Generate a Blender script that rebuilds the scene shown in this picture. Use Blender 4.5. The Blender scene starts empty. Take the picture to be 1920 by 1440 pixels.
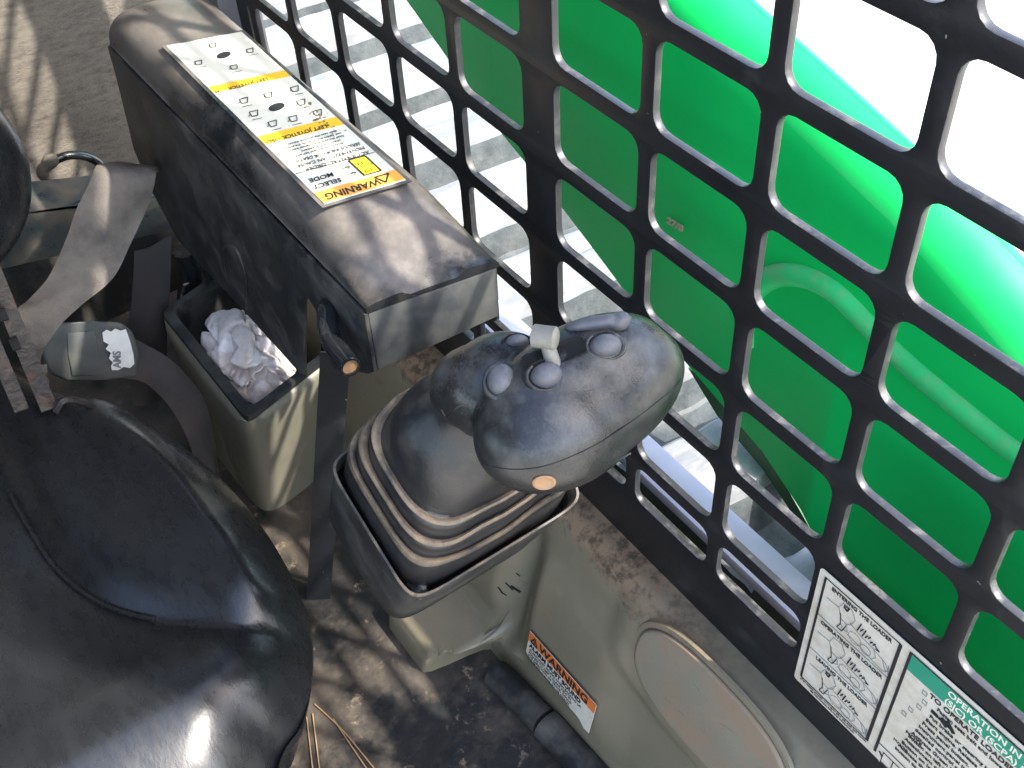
import bpy, bmesh, math, random
from mathutils import Vector, Matrix, noise
from mathutils.bvhtree import BVHTree
random.seed(7)
S = bpy.context.scene
COL = S.collection
rad = math.radians

# ------------------------------------------------------------------ camera
# X = towards the front of the machine, Y = outward (left side), Z = up; y=0 is the side screen
FPX = 2189.2
CR = Vector((0.58245, 0.56307, -0.58626)); 
Rrows = [Vector((0.58245, 0.81163, -0.04483)) , Vector((0.56307, -0.44263, -0.69788)), Vector((-0.58626, 0.38124, -0.71481))]
# rows of the camera matrix: image right, image down, view direction
RX, RD, RF = Vector((0.582450, 0.811629, -0.044830)), Vector((0.563073, -0.442625, -0.697877)), Vector((-0.586260, 0.381236, -0.714813))
CAM = Vector((0.4253, -0.3776, 0.3088))
cam = bpy.data.cameras.new('camera'); camo = bpy.data.objects.new('camera', cam); COL.objects.link(camo)
cam.sensor_width = 36; cam.lens = 36*FPX/1920; cam.clip_start = 0.01; cam.clip_end = 400
M = Matrix.Identity(4)
for i in range(3):
    M[i][0] = RX[i]; M[i][1] = -RD[i]; M[i][2] = -RF[i]; M[i][3] = CAM[i]
camo.matrix_world = M
S.camera = camo

# ------------------------------------------------------------------ light
SUNL = Vector((-0.66, -0.42, -0.83)).normalized()      # direction the sunlight travels
w = bpy.data.worlds.new('World'); S.world = w; w.use_nodes = True
nt = w.node_tree; nt.nodes.clear()
sky = nt.nodes.new('ShaderNodeTexSky'); sky.sky_type = 'NISHITA'; sky.sun_disc = False
sky.sun_elevation = math.asin(-SUNL.z); sky.sun_rotation = math.atan2(-SUNL.x, -SUNL.y)
sky.dust_density = 2.0
bg = nt.nodes.new('ShaderNodeBackground'); bg.inputs[1].default_value = 0.15
wo = nt.nodes.new('ShaderNodeOutputWorld')
nt.links.new(sky.outputs[0], bg.inputs[0]); nt.links.new(bg.outputs[0], wo.inputs[0])
sl = bpy.data.lights.new('sun', 'SUN'); sl.energy = 2.0; sl.angle = rad(1.2); sl.color = (1, .95, .87)
so = bpy.data.objects.new('sun', sl); COL.objects.link(so)
so.rotation_euler = SUNL.to_track_quat('-Z', 'Y').to_euler(); so.location = (3, 3, 5)
vs = S.view_settings; vs.view_transform = 'Standard'; vs.look = 'None'; vs.gamma = 1; vs.use_curve_mapping = False
vs.exposure = 2.58

# ------------------------------------------------------------------ helpers
def ray(u, v): return RX*((u-960)/FPX) + RD*((v-720)/FPX) + RF
def at(u, v, x=None, y=None, z=None, d=None):
    r = ray(u, v)
    if x is not None: t = (x-CAM.x)/r.x
    elif y is not None: t = (y-CAM.y)/r.y
    elif z is not None: t = (z-CAM.z)/r.z
    else: t = d
    return CAM + r*t
def atp(u, v, p, n):
    r = ray(u, v); p = Vector(p); n = Vector(n)
    return CAM + r*((p-CAM).dot(n)/r.dot(n))

def tag(o, label=None, cat=None, group=None, kind=None):
    if label: o['label'] = label
    if cat: o['category'] = cat
    if group: o['group'] = group
    if kind: o['kind'] = kind
    return o
def empty(name, loc):
    o = bpy.data.objects.new(name, None); COL.objects.link(o); o.location = loc; o.empty_display_size = .02
    return o
def rootloc(o):
    while o.parent: o = o.parent
    return Vector(o.location)
def link(name, bm, mat, parent=None, smooth=True, angle=38, loc=None):
    me = bpy.data.meshes.new(name)
    bmesh.ops.recalc_face_normals(bm, faces=bm.faces[:])
    off = None
    if parent is not None: off = rootloc(parent)
    elif loc is not None: off = Vector(loc)
    if off is not None: bmesh.ops.translate(bm, verts=bm.verts[:], vec=-off)
    if smooth:
        for f in bm.faces: f.smooth = True
        a = rad(angle)
        for e in bm.edges:
            if len(e.link_faces) == 2 and e.calc_face_angle(0) > a: e.smooth = False
    bm.to_mesh(me); bm.free()
    for m in (mat if isinstance(mat, list) else [mat]): me.materials.append(m)
    o = bpy.data.objects.new(name, me); COL.objects.link(o)
    if parent is not None: o.parent = parent
    elif loc is not None: o.location = off
    return o
def tubebm(pts, r, bm=None, n=12, cap=True, r2=None, closed=False):
    bm = bm or bmesh.new(); pts = [Vector(p) for p in pts]; rings = []
    up = Vector((.13, .21, .97))
    for i, p in enumerate(pts):
        t = (pts[min(i+1, len(pts)-1)] - pts[max(i-1, 0)]).normalized()
        a = t.cross(up).normalized(); b = t.cross(a).normalized()
        rr = r[i] if isinstance(r, (list, tuple)) else r
        rings.append([bm.verts.new(p + a*rr*math.cos(2*math.pi*k/n) + b*rr*math.sin(2*math.pi*k/n)) for k in range(n)])
    for i in range(len(rings)-1):
        for k in range(n): bm.faces.new((rings[i][k], rings[i][(k+1)%n], rings[i+1][(k+1)%n], rings[i+1][k]))
    if cap: bm.faces.new(rings[0]); bm.faces.new(rings[-1])
    return bm
def smoothpath(pts, k=6):
    pts = [Vector(p) for p in pts]; out = []
    for i in range(len(pts)-1):
        p0, p1, p2, p3 = pts[max(i-1,0)], pts[i], pts[i+1], pts[min(i+2,len(pts)-1)]
        for j in range(k):
            t = j/k
            out.append(.5*((2*p1)+(p2-p0)*t+(2*p0-5*p1+4*p2-p3)*t*t+(3*p1-p0-3*p2+p3)*t**3))
    out.append(pts[-1]); return out
def boxbm(c, h, bm=None, ax=None, bev=0, seg=2):
    """box of centre c, half sizes h, axes ax"""
    nb = bmesh.new(); bmesh.ops.create_cube(nb, size=2)
    ax = ax or (Vector((1,0,0)), Vector((0,1,0)), Vector((0,0,1))); c = Vector(c)
    for v in nb.verts: v.co = c + ax[0]*v.co.x*h[0] + ax[1]*v.co.y*h[1] + ax[2]*v.co.z*h[2]
    if bev: bmesh.ops.bevel(nb, geom=nb.edges[:], offset=bev, segments=seg, affect='EDGES', profile=.5)
    return merge(bm, nb)
def merge(bm, nb):
    if bm is None: return nb
    me = bpy.data.meshes.new('t'); nb.to_mesh(me); nb.free(); bm.from_mesh(me); bpy.data.meshes.remove(me)
    return bm
def prism(pts, vec, bm=None, bev=0, seg=2):
    nb = bmesh.new(); vec = Vector(vec)
    a = [nb.verts.new(Vector(p)) for p in pts]; b = [nb.verts.new(Vector(p)+vec) for p in pts]
    nb.faces.new(a); nb.faces.new(b[::-1]); n = len(pts)
    for i in range(n): nb.faces.new((a[i], a[(i+1)%n], b[(i+1)%n], b[i]))
    if bev: bmesh.ops.bevel(nb, geom=nb.edges[:], offset=bev, segments=seg, affect='EDGES', profile=.5)
    return merge(bm, nb)
def loft(rings, bm=None, closed=True, cap0=False, cap1=False):
    bm = bm or bmesh.new(); R = [[bm.verts.new(p) for p in r] for r in rings]; n = len(R[0])
    for i in range(len(R)-1):
        for k in range(n if closed else n-1):
            bm.faces.new((R[i][k], R[i][(k+1)%n], R[i+1][(k+1)%n], R[i+1][k]))
    if cap0: bm.faces.new(R[0])
    if cap1: bm.faces.new(R[-1])
    return bm
def rrect(x0, y0, x1, y1, r, n=5):
    out = []
    for cx, cy, a0 in ((x1-r, y1-r, 0), (x0+r, y1-r, 90), (x0+r, y0+r, 180), (x1-r, y0+r, 270)):
        for i in range(n+1):
            a = rad(a0+90*i/n); out.append((cx+r*math.cos(a), cy+r*math.sin(a)))
    return out
def eval_mesh(o):
    dg = bpy.context.evaluated_depsgraph_get(); dg.update()
    me = bpy.data.meshes.new_from_object(o.evaluated_get(dg)); return me
def curve_plate(outlines, thick, bevel=0.0):
    """filled 2D outlines (first outer, rest holes) -> bmesh in local XY, thickness along Z"""
    cu = bpy.data.curves.new('c', 'CURVE'); cu.dimensions = '2D'; cu.fill_mode = 'BOTH'
    cu.extrude = thick/2-bevel; cu.bevel_depth = bevel; cu.bevel_resolution = 1
    for ol in outlines:
        sp = cu.splines.new('POLY'); sp.points.add(len(ol)-1); sp.use_cyclic_u = True
        for p, q in zip(sp.points, ol): p.co = (q[0], q[1], 0, 1)
    o = bpy.data.objects.new('c', cu); COL.objects.link(o); me = eval_mesh(o)
    bm = bmesh.new(); bm.from_mesh(me); bpy.data.objects.remove(o); bpy.data.meshes.remove(me); bpy.data.curves.remove(cu)
    bmesh.ops.remove_doubles(bm, verts=bm.verts[:], dist=1e-6)
    return bm
def text_bm(body, size, org, xd, yd, bm=None, align='LEFT', thick=.0001, sx=1.0, bold=0.0, shear=0, sp=1.0, ls=1.0):
    cu = bpy.data.curves.new('t', 'FONT'); cu.body = body; cu.size = size; cu.align_x = align; cu.extrude = thick
    cu.offset = bold; cu.resolution_u = 3; cu.space_character = sp; cu.space_line = ls
    o = bpy.data.objects.new('t', cu); COL.objects.link(o); me = eval_mesh(o)
    nb = bmesh.new(); nb.from_mesh(me); bpy.data.objects.remove(o); bpy.data.meshes.remove(me); bpy.data.curves.remove(cu)
    xd = Vector(xd).normalized(); yd = Vector(yd).normalized(); zd = xd.cross(yd); org = Vector(org)
    for v in nb.verts: v.co = org + xd*v.co.x*sx + yd*v.co.y + zd*v.co.z
    return merge(bm, nb)
def quadbar(a, b, wdt, nrm, bm=None, thick=.0002):
    """thin flat stroke from a to b lying on a surface with normal nrm"""
    a = Vector(a); b = Vector(b); n = Vector(nrm).normalized(); t = (b-a)
    if t.length < 1e-6: return bm or bmesh.new()
    s = t.normalized().cross(n)*wdt/2
    return prism([a-s, b-s, b+s, a+s], n*thick, bm)
def blend(ells, voxel=.002, sm=6, extra=None):
    """smooth union of rotated ellipsoids -> bmesh;  ells: (centre, (ax,ay,az) vectors)"""
    bm = bmesh.new()
    for c, axs in ells:
        nb = bmesh.new(); bmesh.ops.create_icosphere(nb, subdivisions=4, radius=1)
        for v in nb.verts: v.co = Vector(c) + axs[0]*v.co.x + axs[1]*v.co.y + axs[2]*v.co.z
        bm = merge(bm, nb)
    me = bpy.data.meshes.new('b'); bm.to_mesh(me); bm.free()
    o = bpy.data.objects.new('b', me); COL.objects.link(o)
    m = o.modifiers.new('r', 'REMESH'); m.mode = 'VOXEL'; m.voxel_size = voxel
    m = o.modifiers.new('s', 'SMOOTH'); m.factor = .6; m.iterations = sm
    me2 = eval_mesh(o); out = bmesh.new(); out.from_mesh(me2)
    bpy.data.objects.remove(o); bpy.data.meshes.remove(me); bpy.data.meshes.remove(me2)
    return out

# ------------------------------------------------------------------ materials
def mat(name, base, rough=.5, metal=0, dust=None, amt=0, up=.5, scale=30, spots=None, spot_amt=0, spot_scale=60,
        bump=.0, bscale=200, spec=.5, var=.15, vscale=12, coat=0, stretch=None, emit=None, rust=None, rust_amt=0, drough=.9, band=None):
    m = bpy.data.materials.new(name); m.use_nodes = True; t = m.node_tree; N = t.nodes; L = t.links
    b = N['Principled BSDF']; b.inputs['Metallic'].default_value = metal
    b.inputs['Specular IOR Level'].default_value = spec; b.inputs['Coat Weight'].default_value = coat
    tc = N.new('ShaderNodeTexCoord'); co = tc.outputs['Object']
    if stretch:
        mp = N.new('ShaderNodeMapping'); mp.inputs['Scale'].default_value = stretch; L.new(co, mp.inputs[0]); co = mp.outputs[0]
    def noi(sc, det=6, ro=.6, dist=0):
        n = N.new('ShaderNodeTexNoise'); n.inputs['Scale'].default_value = sc; n.inputs['Detail'].default_value = det
        n.inputs['Roughness'].default_value = ro; n.inputs['Distortion'].default_value = dist; L.new(co, n.inputs['Vector']); return n.outputs[0]
    def rng(x, a, bb, c=0, d=1):
        r = N.new('ShaderNodeMapRange'); r.inputs[1].default_value = a; r.inputs[2].default_value = bb
        r.inputs[3].default_value = c; r.inputs[4].default_value = d; L.new(x, r.inputs[0]); return r.outputs[0]
    def mix(f, a, bb):
        x = N.new('ShaderNodeMix'); x.data_type = 'RGBA'
        if isinstance(f, float): x.inputs[0].default_value = f
        else: L.new(f, x.inputs[0])
        for s, vv in ((x.inputs[6], a), (x.inputs[7], bb)):
            if isinstance(vv, tuple): s.default_value = (*vv, 1)
            else: L.new(vv, s)
        return x.outputs[2]
    def mul(a, bb, op='MULTIPLY'):
        x = N.new('ShaderNodeMath'); x.operation = op; x.use_clamp = True
        for s, vv in ((x.inputs[0], a), (x.inputs[1], bb)):
            if isinstance(vv, (int, float)): s.default_value = vv
            else: L.new(vv, s)
        return x.outputs[0]
    dk = tuple(c*(1-var) for c in base); lt = tuple(min(1, c*(1+var)) for c in base)
    c = mix(rng(noi(vscale), .3, .7), dk, lt); r = rng(noi(vscale*2), .3, .7, max(0, rough-.07), min(1, rough+.07))
    if dust:
        g = N.new('ShaderNodeNewGeometry'); sx = N.new('ShaderNodeSeparateXYZ'); L.new(g.outputs['Normal'], sx.inputs[0])
        upf = rng(sx.outputs[2], -.2, .9, 1-up, 1)
        f = mul(rng(noi(scale, 8, .65), .62-amt*.5, .85-amt*.4), upf)
        f = mul(f, min(1, .35+amt))
        f2 = mul(rng(noi(scale*8, 4, .7), .5, .75), amt*.6); f = mul(f, mul(mul(f2, upf), .4), 'ADD')
        c = mix(f, c, dust); 
        x = N.new('ShaderNodeMix'); L.new(f, x.inputs[0]); L.new(r, x.inputs[2]); x.inputs[3].default_value = drough; r = x.outputs[0]
    if spots:
        f = rng(noi(spot_scale, 3, .5), .78-spot_amt, .80-spot_amt); c = mix(f, c, spots)
    if rust:
        f = rng(noi(spot_scale*.5, 8, .75, .15), .72-rust_amt, .8-rust_amt); c = mix(f, c, rust)
        x = N.new('ShaderNodeMix'); L.new(f, x.inputs[0]); L.new(r, x.inputs[2]); x.inputs[3].default_value = .9; r = x.outputs[0]
    if band:      # dirt caked along one edge: (axis, clean, dirty, colour)
        ax_, lo, hi, bc = band
        sz = N.new('ShaderNodeSeparateXYZ'); L.new(tc.outputs['Object'], sz.inputs[0])
        g1 = rng(sz.outputs[ax_], lo, hi); n1 = rng(noi(35, 8, .75, .6), .35, .65, -.45, .45); f = mul(g1, n1, 'ADD')
        f = mul(rng(f, .35, .75), rng(sz.outputs[0], .16, .02, .15, 1)); dkn = mix(rng(noi(90, 5, .7), .45, .6), bc, tuple(q*.35 for q in bc)); c = mix(f, c, dkn)
        x = N.new('ShaderNodeMix'); L.new(f, x.inputs[0]); L.new(r, x.inputs[2]); x.inputs[3].default_value = .95; r = x.outputs[0]
    L.new(c, b.inputs['Base Color']); L.new(r, b.inputs['Roughness'])
    if bump:
        bp = N.new('ShaderNodeBump'); bp.inputs['Strength'].default_value = bump; bp.inputs['Distance'].default_value = .002
        L.new(noi(bscale, 5, .6), bp.inputs['Height']); L.new(bp.outputs[0], b.inputs['Normal'])
    return m
TAN = (.36, .27, .18); GRY = (.30, .29, .27)
mBlackSteel = mat('black_paint', (.008, .009, .011), .42, dust=(.07,.068,.066), amt=.12, up=.2, scale=25, rust=(.13,.085,.05), rust_amt=-.035, spots=(.26,.23,.19), spot_amt=.045, spot_scale=150, bump=.12, bscale=160)
mEdge = mat('lighter_edge', (.022, .022, .024), .40, dust=(.22,.20,.18), amt=.22, up=.8, scale=60)
mArmTop = mat('clean_green_paint', (.005, .47, .095), .36, spec=.45, var=.05)
mArm = mat('green_paint', (.005, .47, .095), .5, spec=.06, rust=(.10,.09,.03), rust_amt=-.045, spot_scale=90, var=.05)
mPlasticFront = mat('grey_front_sheen', (.030, .033, .036), .30, dust=(.13,.125,.11), amt=.45, up=.2, scale=9, drough=.5, bump=.05, bscale=800)  # lighter grey base stands in for the sheen on the armrest front
mGreenTube = mat('green_tube_paint', (.02, .50, .14), .5, dust=(.25,.35,.18), amt=.25, up=.5, scale=60, rust=(.16,.10,.06), rust_amt=.05, spot_scale=90)
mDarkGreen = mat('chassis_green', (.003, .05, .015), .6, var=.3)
mRail = mat('grey_rail_paint', (.40, .40, .47), .5, dust=(.5,.48,.48), amt=.2, up=.3, scale=40, spots=(.6,.58,.55), spot_amt=.02, spot_scale=150)
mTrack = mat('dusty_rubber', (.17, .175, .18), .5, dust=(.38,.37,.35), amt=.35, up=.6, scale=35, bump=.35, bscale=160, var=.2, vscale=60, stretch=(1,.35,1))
mTrackDeep = mat('core_and_groove_shade', (.05,.06,.063), .6, dust=(.12,.13,.13), amt=.4, up=.4, scale=40, bump=.5, bscale=150, var=.3)
mPlastic = mat('black_plastic', (.011, .012, .014), .24, dust=(.21,.18,.15), amt=.50, up=.9, scale=6, drough=.5, bump=.04, bscale=900)
mPlasticSide = mat('black_plastic_panel', (.011, .012, .0125), .5, dust=(.13,.12,.10), amt=.3, up=.3, scale=20, spots=(.35,.34,.32), spot_amt=-.005, spot_scale=150, bump=.15, bscale=500)
mRubber = mat('boot_rubber', (.014, .014, .015), .34, dust=(.18,.15,.11), amt=.26, up=1.0, scale=30, drough=.6, bump=.15, bscale=400, spots=(.4,.38,.33), spot_amt=-.005, spot_scale=200)
mBootDirt = mat('boot_rubber_dirt', (.022,.022,.023), .5, dust=(.36,.26,.155), amt=.50, up=.7, scale=26, bump=.2, bscale=300, drough=.95)
mGrip = mat('grip_rubber', (.016, .016, .016), .27, dust=(.115,.111,.10), amt=.36, up=1.0, scale=55, drough=.4, bump=.09, bscale=900)
mButton = mat('grey_button', (.085, .085, .095), .5, dust=(.20,.19,.17), amt=.3, up=.8, scale=150)
mLever = mat('beige_lever', (.19, .175, .145), .65, dust=(.4,.35,.27), amt=.2, scale=150)
mPlug = mat('brown_plug', (.30, .16, .07), .6, dust=TAN, amt=.3, scale=200)
mHole = mat('dark_gap', (.004,.004,.004), .9)
mVinyl = mat('black_vinyl', (.011, .0118, .0125), .285, bump=.07, bscale=260, stretch=(1,2.2,1), var=.2, vscale=30)
mPanel = mat('grey_beige_plastic', (.180, .156, .102), .46, dust=(.24,.18,.12), amt=.30, up=.5, scale=14, rust=(.24,.14,.07), rust_amt=-.02, spot_scale=18, bump=.12, bscale=500, var=.10, band=(2, .195, .223, (.20,.135,.08)))
mPanelDirt = mat('dirty_grey_plastic', (.15, .14, .115), .6, dust=(.22,.14,.08), amt=.85, up=.3, scale=28, rust=(.05,.04,.035), rust_amt=.10, spot_scale=60, var=.2)
mCover = mat('grey_plastic_cover', (.205, .182, .130), .5, dust=(.28,.16,.09), amt=.42, up=.3, scale=22, bump=.10, bscale=260, var=.06, spots=(.4,.3,.2), spot_amt=-.02, spot_scale=70)
mBin = mat('beige_plastic', (.14, .132, .098), .45, dust=(.2,.17,.12), amt=.3, up=.3, scale=9, bump=.05, var=.12, vscale=8)
mFloor = mat('muddy_floor', (.014, .014, .014), .45, dust=(.125,.098,.07), amt=.42, up=.3, scale=11, rust=(.20,.15,.10), rust_amt=.13, spot_scale=75, bump=.5, bscale=120)
mWall = mat('foam_liner', (.13, .112, .092), .9, dust=(.18,.155,.12), amt=.5, up=.1, scale=30, bump=1.0, bscale=230, var=.45, vscale=70, stretch=(1,1,3.2), rust=(.20,.12,.04), rust_amt=-.03, spot_scale=9)
mCross = mat('steel_channel', (.07, .09, .10), .3, metal=.5, dust=(.3,.22,.14), amt=.45, up=.4, scale=30, rust=(.16,.09,.05), rust_amt=.03, spot_scale=60)
mBelt = mat('belt_webbing', (.11, .095, .08), .75, dust=(.17,.145,.115), amt=.5, up=.4, scale=22, bump=.6, bscale=900, var=.45, vscale=22, rust=(.03,.025,.02), rust_amt=.06, spot_scale=40)
mBeltDark = mat('dark_webbing', (.035,.03,.03), .8, dust=(.1,.08,.06), amt=.3, scale=20, bump=.5, bscale=1500)
mBuckle = mat('grey_buckle_plastic', (.085,.09,.085), .5, dust=(.2,.18,.14), amt=.3, scale=40, bump=.1)
mTag = mat('white_cloth_tag', (.72,.70,.64), .9, var=.1, vscale=80)
mRusty = mat('rusty_steel', (.035,.03,.028), .35, metal=.5, dust=(.2,.16,.12), amt=.2, scale=40, rust=(.13,.05,.03), rust_amt=.15, spot_scale=60, bump=.4, bscale=200)
mTube = mat('black_tube', (.010,.012,.014), .22, dust=(.12,.08,.06), amt=.12, scale=60, coat=.4)
mCloth = mat('crumpled_cloth', (.74,.69,.67), .9, dust=(.36,.24,.15), amt=.42, up=.3, scale=22, bump=.2, bscale=200, var=.12)
mNeedle = mat('dry_pine', (.30,.19,.10), .8)
mWhite = mat('decal_white', (.60,.555,.46), .42, dust=(.42,.35,.26), amt=.42, up=0, scale=45, var=.05, spots=(.25,.14,.08), spot_amt=.05, spot_scale=130)
mWhiteTop = mat('decal_cream', (.72,.68,.54), .42, dust=(.45,.40,.30), amt=.12, up=0, scale=20, var=.03)
mInk = mat('decal_ink', (.015,.015,.016), .5)
mInkGrey = mat('decal_grey_ink', (.22,.22,.22), .5)
mOrange = mat('decal_orange', (.62,.16,.03), .45, var=.08)
mAmber = mat('decal_amber', (.80,.36,.05), .45, var=.08)
mYellow = mat('decal_yellow', (.80,.48,.02), .45, var=.05)
mTeal = mat('decal_teal', (.02,.24,.14), .45, var=.06)
mGround = mat('dry_ground', (.45,.42,.36), .95, dust=(.5,.45,.38), amt=.5, scale=3, bump=.3, bscale=40)
mRoof = mat('cab_roof_paint', (.02,.02,.02), .6)
mLiner = mat('headliner', (.34,.34,.35), .9)
mPost = mat('grey_post', (.22,.21,.21), .5, dust=TAN, amt=.2)

# ------------------------------------------------------------------ the setting
bm = bmesh.new()
bmesh.ops.create_grid(bm, x_segments=2, y_segments=2, size=150)
for v in bm.verts: v.co.z = -1.15
o = link('ground', bm, mGround, smooth=False); tag(o, kind='structure', label='pale sunlit ground outside the machine')
bm = boxbm((-.25, -.42, -.70), (.62, .44, .02))
o = link('cab_floor', bm, mFloor, smooth=False); tag(o, kind='structure', label='black cab floor caked with tan dirt')

# ------------------------------------------------------------------ cab shell: screen, wall, roof, posts
Q = .069794; P = .09
cols = [(.275+.09*k-.09*j, 0) for k in range(0) for j in range(0)]
xs = [(-.1996-.09*k, -.1205-.09*k) for k in range(0, 6)] + [(-.0877, -.0050)] + [(.005+.09*k, .085+.09*k) for k in range(4)]
xs = [(a if a > -.6 else -.575, b) for a, b in xs if b > -.575]
holes = []
for (a, b) in xs:
    for r in range(-2, 5):
        top, bot = -r*Q-.0055, -(r+1)*Q+.0055
        if a > .17 and r >= 4: continue
        if a > .27 and r < 1: continue  # openings left out beyond the view so the plate stops the sun
        holes.append(rrect(a, bot, b, top, .0115, 4))
    if a < .17: holes.append(rrect(a, -.3945, b, -.3545, .010, 4))
outer = [(-.60, -.452), (.50, -.462), (.50, .55), (-.60, .55)]  # unseen upper and front parts kept solid to block sunlight
bm = curve_plate([outer]+holes, .0052, .0007)
for v in bm.verts: v.co = Vector((v.co.x, -v.co.z+.0026, v.co.y))
scr = empty('side_screen', (0, 0, -.452))
tag(scr, 'black steel side screen with rounded square openings and instruction stickers', 'window screen')
pl = link('screen_plate', bm, [mBlackSteel, mEdge], scr, angle=30)
for p in pl.data.polygons:      # cut edges of the openings take a lighter, dustier coat
    if abs(p.normal.y) < .5: p.material_index = 1
# stiffening flange outside, under the lowest openings
bm = boxbm((-.05, .0062, -.3990), (.55, .0030, .0015), bev=.0008)
link('outer_flange', bm, mEdge, scr)

def on_screen(x, z, off=.0): return Vector((x, -.0006-off, z))
NS = Vector((0, -1, 0)); XD = Vector((1, 0, 0)); ZD = Vector((0, 0, 1))
# --- first decal: three pictures
def plate2(x0, z0, x1, z1, m, name, parent, off, r=.003, th=.0004):
    b = curve_plate([rrect(x0, z0, x1, z1, r, 4)], th)
    for v in b.verts: v.co = on_screen(v.co.x, v.co.y, off+v.co.z)
    return link(name, b, m, parent, angle=30)
D1 = (.1795, -.4185, .4600, -.2885)
dec = plate2(*D1, mWhite, 'instruction_sticker', scr, .0004)
tag(dec, label='white instruction sticker with loader pictures and a green header')
ink = bmesh.new(); gink = bmesh.new()
def bar(x0, z0, x1, z1, wd, b, off=.0010): return quadbar(on_screen(x0, z0, off), on_screen(x1, z1, off), wd, NS, b)
def frame(x0, z0, x1, z1, wd, b):
    bar(x0, z0, x1, z0, wd, b); bar(x0, z1, x1, z1, wd, b); bar(x0, z0-wd/2, x0, z1+wd/2, wd, b); bar(x1, z0-wd/2, x1, z1+wd/2, wd, b)
fx0, fx1, fz0, fz1 = .1850, .2440, -.4095, -.2935
bar(fx0, fz0, fx0, fz1, .0017, ink); bar(fx1, fz0, fx1, fz1, .0024, ink); bar(fx0, fz1, fx1, fz1, .0007, ink); bar(fx0, fz0, fx1, fz0, .0007, ink)
ch = (fz1-fz0)/3
for k, ttl in enumerate(('ENTERING THE LOADER', 'OPERATING THE LOADER', 'LEAVING THE LOADER')):
    zt = fz1-ch*k
    if k: bar(fx0, zt, fx1, zt, .0005, gink)
    text_bm(ttl, .0048, on_screen(.2145, zt-.0062, .0010), XD, ZD, ink, 'CENTER', sx=.90, bold=.0001)
    # line drawing: figure, machine, bold arrow text block
    ox, oz = fx0+.004, zt-ch+.002
    def ln(pts, wd=.00035, b=gink):
        for a, c in zip(pts, pts[1:]): bar(ox+a[0], oz+a[1], ox+c[0], oz+c[1], wd, b)
    ln([(0,.020),(.010,.021),(.013,.013),(.018,.012),(.020,.006),(.016,.004),(.013,.011)])
    ln([(.010,.021),(.012,.028),(.019,.029),(.023,.022),(.021,.015),(.018,.012)])
    ln([(.012,.017),(.014,.008),(.012,.002),(.016,.002),(.018,.010)], .0006, ink)
    ln([(.020,.016),(.030,.013),(.040,.012),(.050,.009),(.053,.004),(.050,.0),(.040,.001),(.030,.003),(.020,.004)])
    ln([(.040,.012),(.043,.006),(.040,.001)]); ln([(.047,.010),(.052,.001)]); ln([(.0525,.009),(.0535,.001)], .0008)
    for q in range(12):
        a = q*math.pi/6
        ln([(.026+.005*math.cos(a), .006+.005*math.sin(a)), (.026+.005*math.cos(a+.4), .006+.005*math.sin(a+.4))])
        ln([(.035+.004*math.cos(a), .0045+.004*math.sin(a)), (.035+.004*math.cos(a+.5), .0045+.004*math.sin(a+.5))])
    for q in range(7): ln([(.026+q*.0021, .0155+.0015*math.sin(q*2)), (.0275+q*.0021, .023-.001*q+.001*math.cos(q*3))], .0009, ink)
    ln([(.040,.016),(.044,.014),(.041,.0135)], .0006, ink)
    if k != 1: ln([(.013,.027),(.017,.028),(.016,.024),(.013,.0255)], .0012, ink)
text_bm('STAY INSIDE LOADER WITH SEAT BELT ON AND BAR DOWN', .0026, on_screen(.2145, -.4130, .0010), XD, ZD, ink, 'CENTER', sx=.82)
text_bm('SEE THE MANUAL FOR MORE INFORMATION', .0024, on_screen(.2145, -.4160, .0010), XD, ZD, ink, 'CENTER', sx=.82)
# --- second half: operation
gx0, gx1 = .2515, .455
bar(gx0, fz0-.003, gx0, fz1+.001, .0020, ink); bar(gx0, fz1+.001, gx1, fz1+.001, .0008, ink); bar(gx0, -.400, gx1, -.400, .0006, ink)
b = bmesh.new(); quadbar(on_screen(gx0+.001, -.3015, .0009), on_screen(gx1, -.3015, .0009), .0155, NS, b)
hd = link('sticker_header', b, mTeal, dec)
wt = text_bm('OPERATION IN ISO OR H', .0076, on_screen(.2795, -.3000, .0012), XD, ZD, None, sx=.95, bold=.00012)
text_bm('(SJC) OR (SCPA) MODE', .0074, on_screen(.2795, -.3080, .0012), XD, ZD, wt, sx=.95, bold=.00012)
link('header_lettering', wt, mWhiteTop, dec)
text_bm('TO OPERATE LOADER:', .0060, on_screen(.2705, -.3158, .0010), XD, ZD, ink, sx=.98, bold=.00012)
lines = ['Fasten seat belt and lower', 'seat bar.', 'Put brake or steering in', 'Start engine. Release or steer', 'Press panel button.', 'Instrument panel is lit with',
         'detailed control panel switch.', 'Activate Green Light with', 'button on left panel.', 'Attachment control with', 'Button on left joystick', 'Activate the blue button', 'button to stop.']
for i, s in enumerate(lines):
    text_bm(s, .0047, on_screen(.2775-.0012*i, -.3215-.0058*i, .0010), XD, ZD, ink, sx=.95, bold=.00010)
text_bm('NOTE', .0045, on_screen(.2655, -.366, .0010), XD, ZD, ink, sx=1, bold=.0001)
text_bm('MODE', .004, on_screen(.2600, -.384, .0010), XD, ZD, ink, sx=1)
for (px_, pz_) in ((.266,-.318),(.268,-.326),(.266,-.334),(.262,-.343),(.259,-.352)):
    frame(px_, pz_, px_+.003, pz_+.0035, .0004, gink)
frame(.2575, -.417, .2735, -.4055, .0006, ink); bar(.2655,-.417,.2655,-.4055,.0006,ink); bar(.2575,-.411,.2545,-.408,.0012,ink)
link('sticker_lettering', ink, mInk, dec); link('sticker_drawing', gink, mInkGrey, dec)
b = bmesh.new()      # scraped-off patches
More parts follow.
